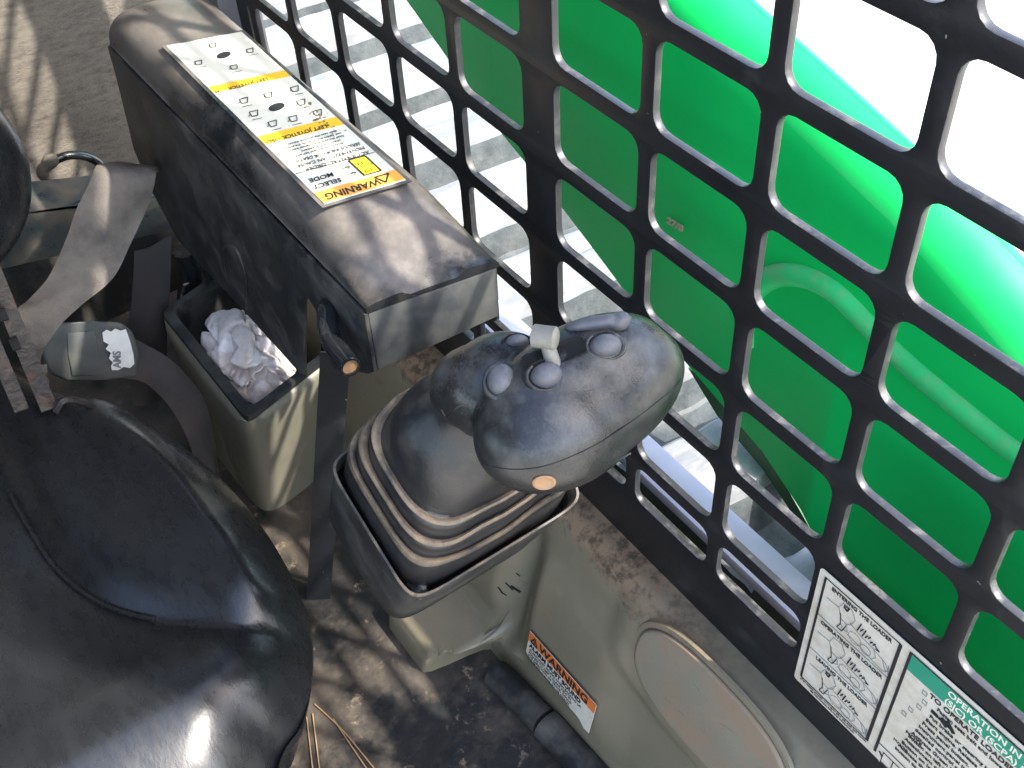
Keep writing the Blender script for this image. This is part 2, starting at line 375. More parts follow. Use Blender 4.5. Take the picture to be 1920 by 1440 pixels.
for (u0, v0, u1, v1, wd) in ((1746,1332,1758,1344,.0030),(1764,1346,1776,1364,.0044),(1776,1352,1788,1376,.0030)):
    a, c = at(u0, v0, y=-.0016), at(u1, v1, y=-.0016); quadbar(a, c, wd, NS, b)
link('sticker_scrape', b, mHole, dec)

# --- rear wall liner, roof, posts
bm = bmesh.new(); bmesh.ops.create_grid(bm, x_segments=60, y_segments=60, size=.5)
for v in bm.verts:
    y, z = v.co.x*.9-.45, v.co.y*1.0-.02
    v.co = Vector((-.80+.006*noise.noise(Vector((y*9, z*14, 0))), y, z))
bmesh.ops.solidify(bm, geom=bm.faces[:], thickness=.02)
o = link('rear_wall', bm, mWall, loc=(-.8, -.45, -.5)); tag(o, 'dusty beige foam lined rear wall behind the armrest', 'wall')
bm = boxbm((-.81, -.45, -.60), (.012, .45, .10)); o = link('rear_bulkhead', bm, mPlasticSide, loc=(-.8, -.45, -.7)); tag(o, 'dark bulkhead below the foam rear wall', 'wall')
bm = boxbm((-.48, -.42, .565), (.34, .47, .012), bev=.004); boxbm((-.48, -.42, .549), (.32, .41, .003), bm, bev=.001)
o = link('cab_roof', bm, mLiner, loc=(-.2,-.42,.55)); tag(o, 'unseen pale roof panel over the seat, cut short to let light in', 'roof')  # out of view; pale underside and short front shape the light inside
bm = boxbm((-.60, -.9, .03), (.25, .006, .6)); boxbm((-.10, -.9, .33), (.6, .006, .25), bm); boxbm((-.1,-.9,-.4), (.4,.006,.28), bm); o = link('opposite_wall', bm, mRoof, loc=(-.6,-.9,-.5)); tag(o, 'black steel wall on the far side of the cab', 'wall')
bm = boxbm((-.625, .004, -.1), (.022, .022, .62), bev=.004); o = link('rear_post', bm, mPost, loc=(-.625,.004,-.7)); tag(o, 'grey cab post behind the side screen', 'post')

# ------------------------------------------------------------------ outside: lift arm, rail, track, chassis
armroot = empty('lift_arm', (0, .18, -.45)); tag(armroot, 'green painted lift arm of the loader outside the screen', 'lift arm')
zb_pts = [(-1.3, .04), (-.9, -.07), (-.60,-.178), (-.48,-.222), (-.34,-.290), (-.236,-.326), (-.1465,-.364), (.023,-.413), (.070,-.440), (.087,-.456), (.100,-.52), (.112,-.70), (.55,-.72)]
zt_pts = [(-1.3, .42), (-.6, .115), (-.25,-.012), (-.084,-.066), (0,-.087), (.094,-.112), (.189,-.150), (.30,-.205), (.55,-.35)]
def interp(pts, x):
    for (a, b), (c, d) in zip(pts, pts[1:]):
        if a <= x <= c: return b+(d-b)*(x-a)/(c-a)
    return pts[-1][1]
XA = sorted(set([-1.3+.03*i for i in range(62)] + [p[0] for p in zb_pts]))
rings = []
for x in XA:
    zb, zt = interp(zb_pts, x), interp(zt_pts, x); zt -= .006; r = .038; y0, y1 = .12, .156
    sec = [(y0+.003, zb), (y0, zb+.003)] + [(y0+r*(1-math.cos(a)), zt-r+r*math.sin(a)) for a in [math.pi/2*i/8 for i in range(9)]]
    sec += [(y1+.012*math.sin(a), zt-.012+.012*math.cos(a)) for a in [math.pi/2*i/5 for i in range(6)]]
    sec += [(y1+.012, zt-.050), (y1+.006, zt-.056), (y0+.014, zt-.060), (y0+.009, zt-.066), (y0+.009, zb+.003), (y0+.006, zb)]
    rings.append([Vector((x, y, z)) for y, z in sec])
bm = loft(rings, cap0=True, cap1=True); ab = link('arm_beam', bm, [mArm, mArmTop], armroot, angle=50)
NS_ = 23
for p_ in ab.data.polygons:
    if 4 <= p_.index % NS_ <= 16: p_.material_index = 1
pts = [at(u, v, y=.122) for u, v in [(1402,640),(1404,590),(1418,545),(1445,520),(1485,512),(1530,522),(1575,548),(1620,592),(1670,645),(1730,700),(1800,758),(1870,815),(1940,868),(2010,925)]]
bm = tubebm(smoothpath(pts, 5), .0092, n=14); link('welded_pipe', bm, mGreenTube, armroot)
b = bmesh.new()
text_bm('27/8', .0085, at(1250, 417, y=.1192), (1,0,.10), (.1,0,1), b, sx=1.2, bold=.0004, thick=.0004)
link('scratch_marks', b, mat('scuffed_paint', (.35,.33,.22), .8), armroot)
pts = [at(u, v, y=.150) for u, v in [(1290,690),(1372,745),(1470,905),(1535,1020),(1500,985),(1430,880),(1345,780)]]
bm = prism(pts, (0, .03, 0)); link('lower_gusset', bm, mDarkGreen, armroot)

bm = bmesh.new(); boxbm((-.40, .068, -.456), (1.0, .017, .006), bm, bev=.002)
o = link('frame_rail', bm, mRail, loc=(-.1, .07, -.46)); tag(o, 'light grey frame rail running below the side screen beside the track', 'rail')
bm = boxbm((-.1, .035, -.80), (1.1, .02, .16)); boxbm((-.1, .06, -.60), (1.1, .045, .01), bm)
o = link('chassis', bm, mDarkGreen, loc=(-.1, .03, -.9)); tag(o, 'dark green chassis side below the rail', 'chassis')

tr = empty('rubber_track', (-.3, .2, -.56)); tag(tr, 'dusty pale rubber track with sunlit cross lugs beside the cab', 'track')
rings = []
n = 640
for i in range(n+1):
    x = -1.6+2.4*i/n; rr = []; ph = (x/.152 + .62) % 1.0; kx = round(x/.152)
    lug = max(0, min(1, (.29-abs(ph-.36))/.09+.5)); sub = max(0, 1-abs(ph-.30)/.045)
    for j in range(56):
        y = .088+.30*j/55
        z = -.534 + .056*lug - .008*sub*max(0, min(1, (y-.125)/.004)) + .0010*noise.noise(Vector((x*60, y*18, 3))) + .0004*noise.noise(Vector((x*210, y*90, 5)))
        rr.append(Vector((x + .10*(y-.09) + .0030*noise.noise(Vector((y*40, kx, 2))), y + (.002*noise.noise(Vector((x*70, 1.0, 9))) if j == 0 else 0), z)))
    rings.append([Vector((x, .088, -.56))]+rr)
bm = loft(rings, closed=False)
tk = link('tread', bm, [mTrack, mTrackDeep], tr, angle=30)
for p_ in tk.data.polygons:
    if p_.center.z + tr.location.z < -.500: p_.material_index = 1  # groove faces get darker rubber: shade between the lugs painted in
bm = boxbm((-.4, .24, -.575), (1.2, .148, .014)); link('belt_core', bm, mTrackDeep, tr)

# ------------------------------------------------------------------ moulded side panel with cover and warning sticker
pan = empty('footwell_wall', (0, -.06, -.68)); tag(pan, 'moulded grey beige footwell wall below the screen', 'wall')
def prof(x):
    def kk(y):
        k = max(0, min(1, (-.052-.80*max(0, -y-.073)-x)/.016, (x+.205)/.016)); return k*k*(3-2*k)     # 1 where the step protrudes
    k = kk(0)
    # ridge position rounds off towards the front
    p = [(.004, -.4525), (-.016-.004*k, -.4535), (-.026, -.462), (-.034, -.485), (-.052, -.560), (-.066-.0*k, -.632)]
    sh = [(-.075, -.6425), (-.120, -.646), (-.133, -.650), (-.140, -.662), (-.144, -.690)]
    fl = [(-.0675, -.640), (-.0695, -.648), (-.0715, -.656), (-.0740, -.668), (-.0780, -.690)]
    for a, c in zip(sh, fl):
        k = kk(a[0]); p.append((a[0]*k+c[0]*(1-k), a[1]*k+c[1]*(1-k)))
    return p
pn = Vector((0, -1, .254)).normalized(); pp = Vector((0, -.0285, -.466))      # plane of the panel's main slope
pu = Vector((0, -.254, -1)).normalized(); long = Vector((1, 0, 0))           # down the slope
cc = (atp(1190, 1262, pp, pn) + atp(1468, 1420, pp, pn))/2 + Vector((.006, 0, 0)) - pu*.0055
def sst(a, b, x):
    t = max(0, min(1, (x-a)/(b-a))); return t*t*(3-2*t)
def dense(p, n=5):
    out = []
    for a, b in zip(p, p[1:]):
        m = max(1, int((Vector(a)-Vector(b)).length/.0035))
        out += [(a[0]+(b[0]-a[0])*k/m, a[1]+(b[1]-a[1])*k/m) for k in range(m)]
    return out+[p[-1]]
NPR = 78
def resample(p, n):
    L_ = [0]
    for a, b in zip(p, p[1:]): L_.append(L_[-1]+(Vector(a)-Vector(b)).length)
    out = []; j = 0
    for i in range(n):
        t = L_[-1]*i/(n-1)
        while j < len(p)-2 and L_[j+1] < t: j += 1
        f = (t-L_[j])/max(1e-9, L_[j+1]-L_[j]); out.append((p[j][0]+(p[j+1][0]-p[j][0])*f, p[j][1]+(p[j+1][1]-p[j][1])*f))
    return out
rings = []
for i in range(260):
    x = -.55+.95*i/259; r = []
    for (y, z) in resample(prof(x), NPR):
        q = Vector((x, y, z)); dq = q-cc; e = ((abs(dq.x)/.079)**2.6 + (abs(dq.dot(pu))/.0415)**2.6)**(1/2.6)
        onslope = sst(-.456, -.470, z)
        h = .0045*sst(1.50, 1.16, e)*onslope                                       # raised seat of the cover
        hz = (z+.46)/-.18
        h += -.011*math.exp(-((x+.076+.01*hz)/.012)**2)*sst(0, .35, hz)*sst(-.66,-.62,z)      # pinched fold
        h += .007*sst(-.066, -.052, x)*sst(.085, .03, x)*sst(.15,.4,hz)*onslope*(1-sst(.8,1.1,hz)) # swelling right of the fold
        h += .006*sst(-.092, -.115, x)*onslope*(1-sst(.75,1,hz))
        r.append(q + pn*h)
    rings.append(r)
bm = loft(rings, closed=False)
pb = link('panel_shell', bm, mPanel, pan, angle=60)
# oval cover
def oval(a, b, off, n=56, pw=2.6):
    out = []
    for i in range(n):
        t = 2*math.pi*i/n; cx, sy = math.cos(t), math.sin(t)
        out.append(cc + long*a*math.copysign(abs(cx)**(2/pw), cx) + pu*b*math.copysign(abs(sy)**(2/pw), sy) + pn*off)
    return out
bm = loft([oval(.079, .0415, -.001), oval(.079, .0415, .0055), oval(.0784, .0409, .0066), oval(.0770, .0395, .0071), oval(.075, .0375, .0070), oval(.040,.016,.0076)], cap1=True)
link('access_cover', bm, mCover, pan, angle=60)
# scratched scuffs on the cover
b = bmesh.new()
for i in range(14):
    a = random.uniform(0, 6.3); q = cc + long*random.uniform(-.04,.04) + pu*random.uniform(-.02,.025) + pn*.0079
    b = quadbar(q, q + (long*math.cos(a)+pu*math.sin(a))*random.uniform(.004,.012), .0004, pn, b, .00008)
link('cover_scratch', b, mat('scuff', (.26,.24,.20), .7), pan)
bvp = BVHTree.FromPolygons([v.co + pan.location for v in pb.data.vertices], [tuple(p.vertices) for p in pb.data.polygons])
def phit(u, v):
    l_, n_, i_, d_ = bvp.ray_cast(CAM, ray(u, v).normalized()); return l_, (n_ if n_.dot(ray(u, v)) < 0 else -n_)
b = bmesh.new()
for (u0, v0, u1, v1, wd) in ((934,1100,943,1112,.0022),(948,1092,962,1106,.0018),(958,1098,976,1110,.0030),(968,1074,975,1080,.0012),(940,1110,950,1116,.0015)):
    a, n_ = phit(u0, v0); c, m_ = phit(u1, v1); b = quadbar(a+n_*.0003, c+m_*.0003, wd, n_, b, .0002)
link('scuff_mark', b, mHole, pan)
# groove the cover sits in
bm = loft([oval(.0791,.0416,.0046), oval(.0791,.0416,.0040), oval(.0806,.0431,.0040), oval(.0806,.0431,.0050), oval(.0820,.0445,.0053), oval(.0845,.0470,.0046), oval(.0855,.0480,.0020)])
link('cover_groove', bm, mPanel, pan, angle=50)
# warning sticker
dn = pn; c0, c1, c2, c3 = [atp(u, v, pp+pn*.0072, pn)+pn*.0005 for u, v in [(996,1183),(1120,1322),(1105,1372),(986,1252)]]
xd = (c1-c0).normalized(); yd = -(pu - xd*pu.dot(xd)).normalized(); W = (c1-c0).length; H = .034
poly = [c0, c1]; 
for i in range(15):
    t = 1-i/14; poly.append(c0 + xd*W*t - yd*(H*(1-.18*(1-t)) + random.uniform(-.0012,.0012) + (.004 if i < 2 else 0)))
b = prism(poly, pn*.0005); ws = link('warning_sticker', b, mWhite, pan, smooth=False)
tag(ws, label='small torn orange and white warning sticker on the footwell wall')
b = prism([c0+pn*.0006, c1+pn*.0006, c1-yd*.0105+pn*.0006, c0-yd*.0105+pn*.0006], pn*.0003); link('sticker_band', b, mOrange, ws, smooth=False)
k = text_bm('WARNING', .0115, c0 + xd*.0155 - yd*.0092 + pn*.0012, xd, yd, None, sx=1.22, bold=.0003)
t0 = c0 + xd*.004 - yd*.0092 + pn*.0011
for a, c in (((0,0),(.009,0)),((0,0),(.0045,.0075)),((.009,0),(.0045,.0075)),((.0045,.0012),(.0045,.004))):
    quadbar(t0+xd*a[0]+yd*a[1], t0+xd*c[0]+yd*c[1], .0016, pn, k)
text_bm('ALARM MUST SOUND', .0064, c0 + xd*.003 - yd*.0165 + pn*.0009, xd, yd, k, sx=1.16, bold=.00022)
for i, s in enumerate(('ALARM MUST SOUND WHEN BACKING UP.', 'FAILURE TO KEEP A CLEAR VIEW IN', 'THE DIRECTION OF TRAVEL COULD', 'CAUSE SERIOUS INJURY OR DEATH.')):
    text_bm(s, .0034, c0 + xd*.004 - yd*(.0205+.0036*i) + pn*.0009, xd, yd, k, sx=1.12)
link('warning_lettering', k, mInk, ws)

# black hose along the foot of the panel
p0 = [at(930, 1262, z=-.668), at(985, 1318, z=-.666), at(1020, 1352, z=-.665)]
p1 = [at(1026, 1358, z=-.665), at(1075, 1410, z=-.664), at(1140, 1480, z=-.662)]
hs = empty('floor_duct', p0[0]); tag(hs, 'black ribbed duct on the floor at the foot of the side panel', 'duct')
link('duct_section', tubebm(smoothpath(p0, 4), .014, n=18), mPlasticSide, hs); link('duct_section', tubebm(smoothpath(p1, 4), .0155, n=18), mPlasticSide, hs)

# ------------------------------------------------------------------ armrest
ar = empty('armrest', (-.3, -.1, -.38)); tag(ar, 'black plastic armrest box with a long warning label on top', 'armrest')
yA0, yA1 = -.1465, -.0525
def ztop(x):
    t = max(0, (x+.190)/.095); return -.158 - .033*t**1.9 - .018*max(0, (-.50-x)/.05)**2
def sect(x, g=0):
    zt = ztop(x); sk = lambda y: .16*(y-yA0)*(1 if x > -.2 else .6)   # the ends are cut slightly askew
    L_ = []
    zs = -.190 - .006*max(0, (x+.13)/.04)*0
    L_.append((yA0, zs-.0)); rr = .024
    hh = max(.004, zt-zs)
    for i in range(9):
        a = math.pi/2*i/8; L_.append((yA0+.001+rr*(1-math.cos(a)), zs+.001+(hh-.001)*math.sin(a)))
    for i in range(1, 8): L_.append((yA0+.025+(yA1-yA0-.050)*i/8, zt+.0008*math.sin(math.pi*i/8)))
    for i in range(9):
        a = math.pi/2*(1-i/8); L_.append((yA1-.001-rr*(1-math.cos(a)), zs+.001+(hh-.001)*math.sin(a)))
    L_.append((yA1, zs))
    return [Vector((x+sk(y), y, z)) for y, z in L_]
XS = [-.530, -.525, -.518, -.510, -.50, -.48, -.40, -.30, -.22, -.19, -.175, -.165, -.155, -.145, -.135, -.125, -.115, -.108, -.102, -.098, -.096]
bm = loft([sect(x) for x in XS], closed=False)
f = sect(-.096); fb = [Vector((p.x, p.y, -.1935)) for p in f]
bm.verts.ensure_lookup_table()
nb = loft([f, fb], closed=False); bm = merge(bm, nb)
f = sect(-.530); nb = loft([f, [Vector((p.x-.004, p.y, -.22)) for p in f], [Vector((p.x-.022, p.y, -.31)) for p in f], [Vector((p.x-.010, p.y, -.35)) for p in f]], closed=False); bm = merge(bm, nb)
bmesh.ops.remove_doubles(bm, verts=bm.verts[:], dist=1e-5)
link('top_cover', bm, mPlastic, ar, angle=45)
# lower body: side panel with an arched slot, and front face
def arch(cx, cz, r, z0, n=8): return [(cx+r, z0)] + [(cx+r*math.cos(a), cz+r*math.sin(a)) for a in [math.pi*i/n for i in range(n+1)]] + [(cx-r, z0)]
side = [(-.531, -.1925), (-.534, -.22), (-.556, -.31), (-.545, -.345), (-.500, -.385), (-.360, -.372), (-.290, -.368), (-.247, -.366), (-.238, -.360)] + \
       [(-.203, -.262), (-.198, -.250), (-.189, -.2435), (-.180, -.2475), (-.1765, -.258), (-.174, -.290), (-.170, -.300), (-.108, -.256), (-.098, -.246), (-.0965, -.1945)]
side = [(p[0], p[1]) for p in side]
bm = curve_plate([side], .003, .0006)
for v in bm.verts: v.co = Vector((v.co.x, yA0-.0005+v.co.z, v.co.y))
link('side_cover', bm, mPlasticSide, ar, angle=30)
bm = curve_plate([side], .003, .0006)
for v in bm.verts: v.co = Vector((v.co.x+.01, yA1+v.co.z, v.co.y))
link('side_cover', bm, mPlasticSide, ar, angle=30)
# raised crescent moulding on the side
cr = [at(u, v, y=yA0-.0025) for u, v in [(425,520),(420,490),(421,466),(430,458),(442,466),(453,490),(460,520),(462,560),(462,588)]]
link('moulding', tubebm(smoothpath(cr, 4), .0013, n=8), mPlasticSide, ar)
# front face box
sk = lambda y: .16*(y-yA0)
pts = [Vector((-.0965+sk(y), y, z)) for y, z in ((yA0+.001, -.1945), (yA1-.001, -.1945), (yA1-.001, -.238), (yA0+.001, -.247))]
bm = prism(pts, (-.07, 0, 0), bev=.002); link('front_cover', bm, mPlasticFront, ar)
bm = boxbm((-.33, -.10, -.215), (.21, .042, .012)); link('core', bm, mHole, ar)
# label on top
zl = lambda x: ztop(x)+.0012
lx0, lx1, ly0, ly1 = -.478, -.190, -.1150, -.0530
TX, TY = Vector((0, -1, 0)), Vector((1, 0, 0)); skl = .16
LC = [at(u, v, z=-.157) for u, v in [(309,88),(607,387),(766,340),(455,60)]]
def lp(s, t, o=0):     # s = 0..1 from rear to front, t = 0..1 from near edge to outer edge
    p = LC[0].lerp(LC[1], s).lerp(LC[3].lerp(LC[2], s), t); return Vector((p.x, p.y, -.1568+o))
b = prism([lp(-.008,-.03), lp(1.008,-.03), lp(1.008,1.03), lp(-.008,1.03)], (0,0,.0005)); lb = link('operating_label', b, mPlastic, ar, smooth=False)
tag(lb, label='cream and yellow joystick operating label with black border')
b = prism([lp(.004,.02,.0006), lp(.996,.02,.0006), lp(.996,.98,.0006), lp(.004,.98,.0006)], (0,0,.0003)); link('label_field', b, mWhiteTop, lb, smooth=False)
for s0, s1 in ((.300,.340), (.618,.665)): link('label_band', prism([lp(s0,.025,.0010), lp(s1,.025,.0010), lp(s1,.975,.0010), lp(s0,.975,.0010)], (0,0,.0002)), mYellow, lb, smooth=False)
yb = bmesh.new()
sw = [lp(.845,.64,.0011), lp(.845,.84,.0011), lp(.930,.84,.0011), lp(.930,.64,.0011)]
prism(sw, (0,0,.0004), yb)
link('switch_picture', yb, mYellow, lb, smooth=False)
b = prism([lp(.940,.02,.0010), lp(.992,.02,.0010), lp(.992,.98,.0010), lp(.940,.98,.0010)], (0,0,.0002)); link('warning_band', b, mAmber, lb, smooth=False)
k = bmesh.new(); SKX = (lp(1,0)-lp(1,1)).normalized(); TX = SKX; TY = Vector((0,0,1)).cross(SKX)
def lt(s, t, txt, sz, al='LEFT', bo=0, sx=1): text_bm(txt, sz, lp(s-sz*.72/.285, t, .0014), SKX, TY, k, al, sx=sx, bold=bo)
lt(.984, .74, 'WARNING', .0100, bo=.00025, sx=.80)
q = lp(.950, .88, .0015); quadbar(q, q+TX*.010, .0012, (0,0,1), k); quadbar(q, q+TX*.005+TY*.009, .0012, (0,0,1), k); quadbar(q+TX*.010, q+TX*.005+TY*.009, .0012, (0,0,1), k)
NZ = Vector((0,0,1))
for a, c in zip(sw, sw[1:]+sw[:1]): quadbar(a+NZ*.0006, c+NZ*.0006, .0011, NZ, k)
quadbar(lp(.888,.64,.0018), lp(.888,.84,.0018), .0004, NZ, k)
lt(.918, .78, 'ISO', .0058, bo=.0001); lt(.878, .76, 'H', .0058, bo=.0001)
for s in (.905, .872):
    a, c = lp(s, .50, .0014), lp(s, .60, .0014); quadbar(a, c, .0006, NZ, k); quadbar(c, c+Vector((.002,-.003,0)), .0006, NZ, k); quadbar(c, c+Vector((-.002,-.003,0)), .0006, NZ, k)
quadbar(lp(.855,.44,.0014), lp(.915,.44,.0014), .0003, NZ, k)
lt(.925, .40, 'SELECT', .0066, sx=.92, bo=.0001); lt(.892, .38, 'MODE', .0066, sx=.92, bo=.0001)
quadbar(lp(.838,.03,.0014), lp(.838,.97,.0014), .0005, NZ, k)
lt(.835, .93, 'ACCIDENTAL  ORDER', .0052, sx=.9); lt(.810, .93, 'MOVEMENT CAN CAUSE', .0052, sx=.85); lt(.785, .93, 'SERIOUS INJURY OR DEATH', .0052, sx=.72)
lt(.760, .78, 'Always lower seat bar and', .0033); lt(.744, .78, 'check control pattern', .0033); lt(.726, .86, 'Read the operation manual before', .0030); lt(.710, .86, 'use. Select the mode on the switch', .0030); lt(.694, .84, 'then test the joystick slowly.', .0032)
lt(.660, .80, 'LEFT JOYSTICK - ISO', .0062, sx=.80, bo=.0001)
lt(.335, .72, 'LEFT JOYSTICK     H', .0058, sx=.80, bo=.0001)
def glyph(s, t, big=1):
    c = lp(s, t, .0014); h = .0032*big
    pts = [c+TX*(-h)+TY*(-h), c+TX*h+TY*(-h), c+TX*h*.9+TY*h, c+TX*(-h*.4)+TY*h*1.2]
    for a, d in zip(pts, pts[1:]+pts[:1]): quadbar(a, d, .0007, NZ, k)
    quadbar(c+TX*h, c+TX*h*1.6+TY*h*.8, .0005, NZ, k)
def disc(s, t, r):
    c = lp(s, t, .0014); prism([c+Vector((r*math.cos(a), r*1.3*math.sin(a), 0)) for a in [math.pi*i/8 for i in range(16)]], (0,0,.0003), k)
for s, t in ((.42,.25),(.42,.55),(.42,.88),(.50,.22),(.50,.80),(.575,.30),(.575,.55),(.575,.85)): glyph(s, t); quadbar(lp(s+.033,t-.09,.0014), lp(s+.033,t+.03,.0014), .0004, NZ, k)
disc(.495, .50, .0048)
for s, t in ((.06,.52),(.14,.85),(.15,.18),(.22,.50)): glyph(s, t, .9); quadbar(lp(s+.03,t-.09,.0014), lp(s+.03,t+.04,.0014), .0004, NZ, k)
disc(.135, .52, .0045)
link('label_lettering', k, mInk, lb)
# smudges of worn print
b = bmesh.new()
for i in range(26):
    s, t = random.gauss(.63, .05), random.gauss(.82, .06); c = lp(min(.7,s), min(.95,t), .0016)
    r = random.uniform(.0004, .0014); prism([c+Vector((r*math.cos(a)*random.uniform(.6,1.5), r*math.sin(a)*random.uniform(.6,1.3), 0)) for a in [math.pi*i/4 for i in range(8)]], (0,0,.0002), b)
link('label_smudge', b, mat('smudge', (.16,.12,.07), .9), lb)

# bent pivot tube through the slot
tp = [at(640, 560, y=-.120), at(618, 572, y=-.146), at(614, 606, y=-.158), at(622, 638, y=-.163), at(639, 664, y=-.166), at(657, 688, y=-.168)]
tb = empty('bent_tube', tp[-1]); tag(tb, 'black bent steel tube poking out through the armrest slot', 'tube')
link('tube_body', tubebm(smoothpath(tp, 6), .0072, n=18, cap=False), mTube, tb)
d = (tp[-1]-tp[-2]).normalized(); a = d.cross(ZD).normalized(); b_ = d.cross(a)
R_ = lambda r, o: [tp[-1]+d*o+a*r*math.cos(2*math.pi*i/18)+b_*r*math.sin(2*math.pi*i/18) for i in range(18)]
link('tube_end', loft([R_(.0072,0), R_(.0068,.001), R_(.0055,.0008), R_(.0055,-.004)]), mTube, tb)
link('tube_fill', loft([R_(.0055,-.0012), R_(.002,-.0016)], cap1=True), mPlug, tb)

# flat strut from the armrest to the floor
a, c = at(630, 655, y=-.132), at(597, 1122, z=-.684); ax = (c-a).normalized(); sx_ = ax.cross(ray(610, 900)).normalized(); nn = ax.cross(sx_).normalized()
bm = boxbm((a+c)/2, (.0105, .004, (c-a).length/2), ax=(sx_, nn, ax), bev=.0012)
o = link('support_bar', bm, mBlackSteel, loc=c); tag(o, 'flat black steel bar standing between floor and armrest', 'bar')

# ------------------------------------------------------------------ control box and joystick
EX, EY, EN = Vector((.894, 0, -.447)), Vector((0, 1, 0)), Vector((.447, 0, .894)); OC = Vector((.013, -.154, -.2525))
L = lambda x, y, h: OC + EX*x + EY*y + EN*h
def ring(a, b, h, pw, n=72, dx=0, dy=0):
    out = []
    for i in range(n):
        t = 2*math.pi*i/n; c_, s_ = math.cos(t), math.sin(t)
        out.append(L(dx+a*math.copysign(abs(c_)**(2/pw), c_), dy+b*math.copysign(abs(s_)**(2/pw), s_), h))
    return out
cb = empty('control_box', L(0, 0, -.10)); tag(cb, 'black control box that carries the joystick boot', 'control box')
bm = loft([ring(.046,.060,-.098,7), ring(.049,.063,-.094,7), ring(.0515,.0655,-.002,9), ring(.0520,.0660,0,9)], cap0=True)
link('housing', bm, mPlasticSide, cb, angle=50)
bm = loft([ring(.0520,.0660,0,9), ring(.0518,.0658,.0012,9), ring(.0505,.0645,.0014,9), ring(.0495,.0635,-.002,9), ring(.0490,.0630,-.030,9)]); 
link('worn_rim', bm, mat('dusty_rim', (.03,.028,.026), .6, dust=(.30,.22,.14), amt=.42, up=.4, scale=45), cb, angle=50)
bm = loft([ring(.050,.064,-.022,7), ring(.001,.001,-.022,3)], cap1=True); link('box_floor', bm, mHole, cb)

fl = []
for i in range(7):
    a_ = .040+.0015*i; fl.append((L(a_-.004, -.056+.003*(i%2), -.012+.004*math.sin(i*1.7)), (EX*.005+EN*.002, EY*.004, EN*.0035+EX*.002*(-1)**i)))
link('torn_flap', blend(fl, .0009, 2), mRubber, cb)
js = empty('joystick', L(-.01, 0, 0)); tag(js, 'dusty black joystick with grey buttons on its rubber boot', 'joystick')
st = []
BH = [(-.020,.945,7),(.020,.952,7),(.0275,.950,6.5),(.0305,.932,6.2),(.0298,.908,6),(.0280,.892,5.8),(.0288,.882,5.6),(.0400,.884,5.4),(.0445,.874,5.2),(.0462,.850,5.0),(.0448,.826,4.8),(.0430,.812,4.6),
      (.0440,.802,4.5),(.0540,.800,4.2),(.0590,.786,4.0),(.0602,.762,3.8),(.0590,.738,3.6),(.0585,.724,3.5),(.0600,.712,3.3),(.0640,.700,3.1),
      (.069,.686,2.9),(.076,.662,2.7),(.084,.620,2.5),(.092,.555,2.35),(.098,.475,2.2),(.103,.395,2.1),(.108,.335,2.0),(.114,.30,2.0),(.124,.28,2.0),(.140,.26,2)]
for (h, sc, pw) in BH:
    pw = 2+(pw-2)*(.95 if h < .02 else .62)
    k_ = max(0, h)/.085; rg = ring(.0505*sc*(1+.10*min(1, k_)), .0645*sc, h, pw, dx=-.013*k_, dy=-.004*k_)
    wob = min(1, max(0, h-.016)/.012)*(1 if h < .075 else .3)
    st.append([p_ + EN*.0046*wob*noise.noise(Vector((p_.x*22, p_.y*22, h*9))) + EX*.0026*wob*noise.noise(Vector((p_.y*35, h*30, 4))) for p_ in rg])
bm = loft(st, cap1=True); bt = link('boot', bm, [mRubber, mBootDirt], js, angle=75)
for p_ in bt.data.polygons:
    if p_.index // 72 in (2, 3, 4, 8, 9, 10, 14, 15, 16): p_.material_index = 1

# head: solid grip built from the two shells and the heel behind
H = lambda u, v, dd: at(u, v, d=dd)
LY = (Vector((.02, .985, .06)) + RX*.12 - RD*.06).normalized()
LF = Vector((.84, -.06, -.54)); LF = (LF - LY*LF.dot(LY)).normalized(); LN = LY.cross(LF).normalized()
if LN.z < 0: LN = -LN
hc = H(1096, 752, .575)
ells = [(hc, (LY*.0575, LF*.0325, LN*.0300)), (hc-LY*.014+LF*.001-LN*.001, (LY*.047, LF*.0345, LN*.031)), (hc-LF*.010+LN*.004, (LY*.0525, LF*.028, LN*.0267)),
        (H(940, 725, .592), (LY*.031, LF*.028, LN*.026)), (H(890, 725, .60), (LY*.024, LF*.022, LN*.024))]
bm = blend(ells, .0018, 10)
# seam groove between the upper and lower shell
sp = hc - LN*.006; sn = (LN*.86 - LF*.45).normalized()
me = bpy.data.meshes.new('h'); bm.to_mesh(me); bvh = BVHTree.FromBMesh(bm)
link('grip', bm, mGrip, js, angle=60)
def hit(u, v):
    r = ray(u, v).normalized(); loc, nrm, idx, dist = bvh.ray_cast(CAM, r)
    if loc is None: loc, nrm = H(u, v, .57), -r
    return loc, nrm
def seam(pts, r=.00035, name='seam_line', m=None):
    ps = [hit(u, v)[0] - hit(u, v)[1]*r*.2 for u, v in pts]; ps = smoothpath(ps, 4)
    link(name, tubebm(ps, r, n=6), m or mHole, js)
seam([(905,868),(930,876),(970,880),(1020,874),(1080,852),(1130,826),(1180,793),(1230,755),(1265,725),(1276,710)])
seam([(1118,846),(1124,862),(1140,868),(1160,862),(1182,850)], .0006, 'moulded_tick', mGrip)
seam([(828,768),(838,782),(850,770),(862,762),(876,760)], .0006, 'collar_edge', mRubber)
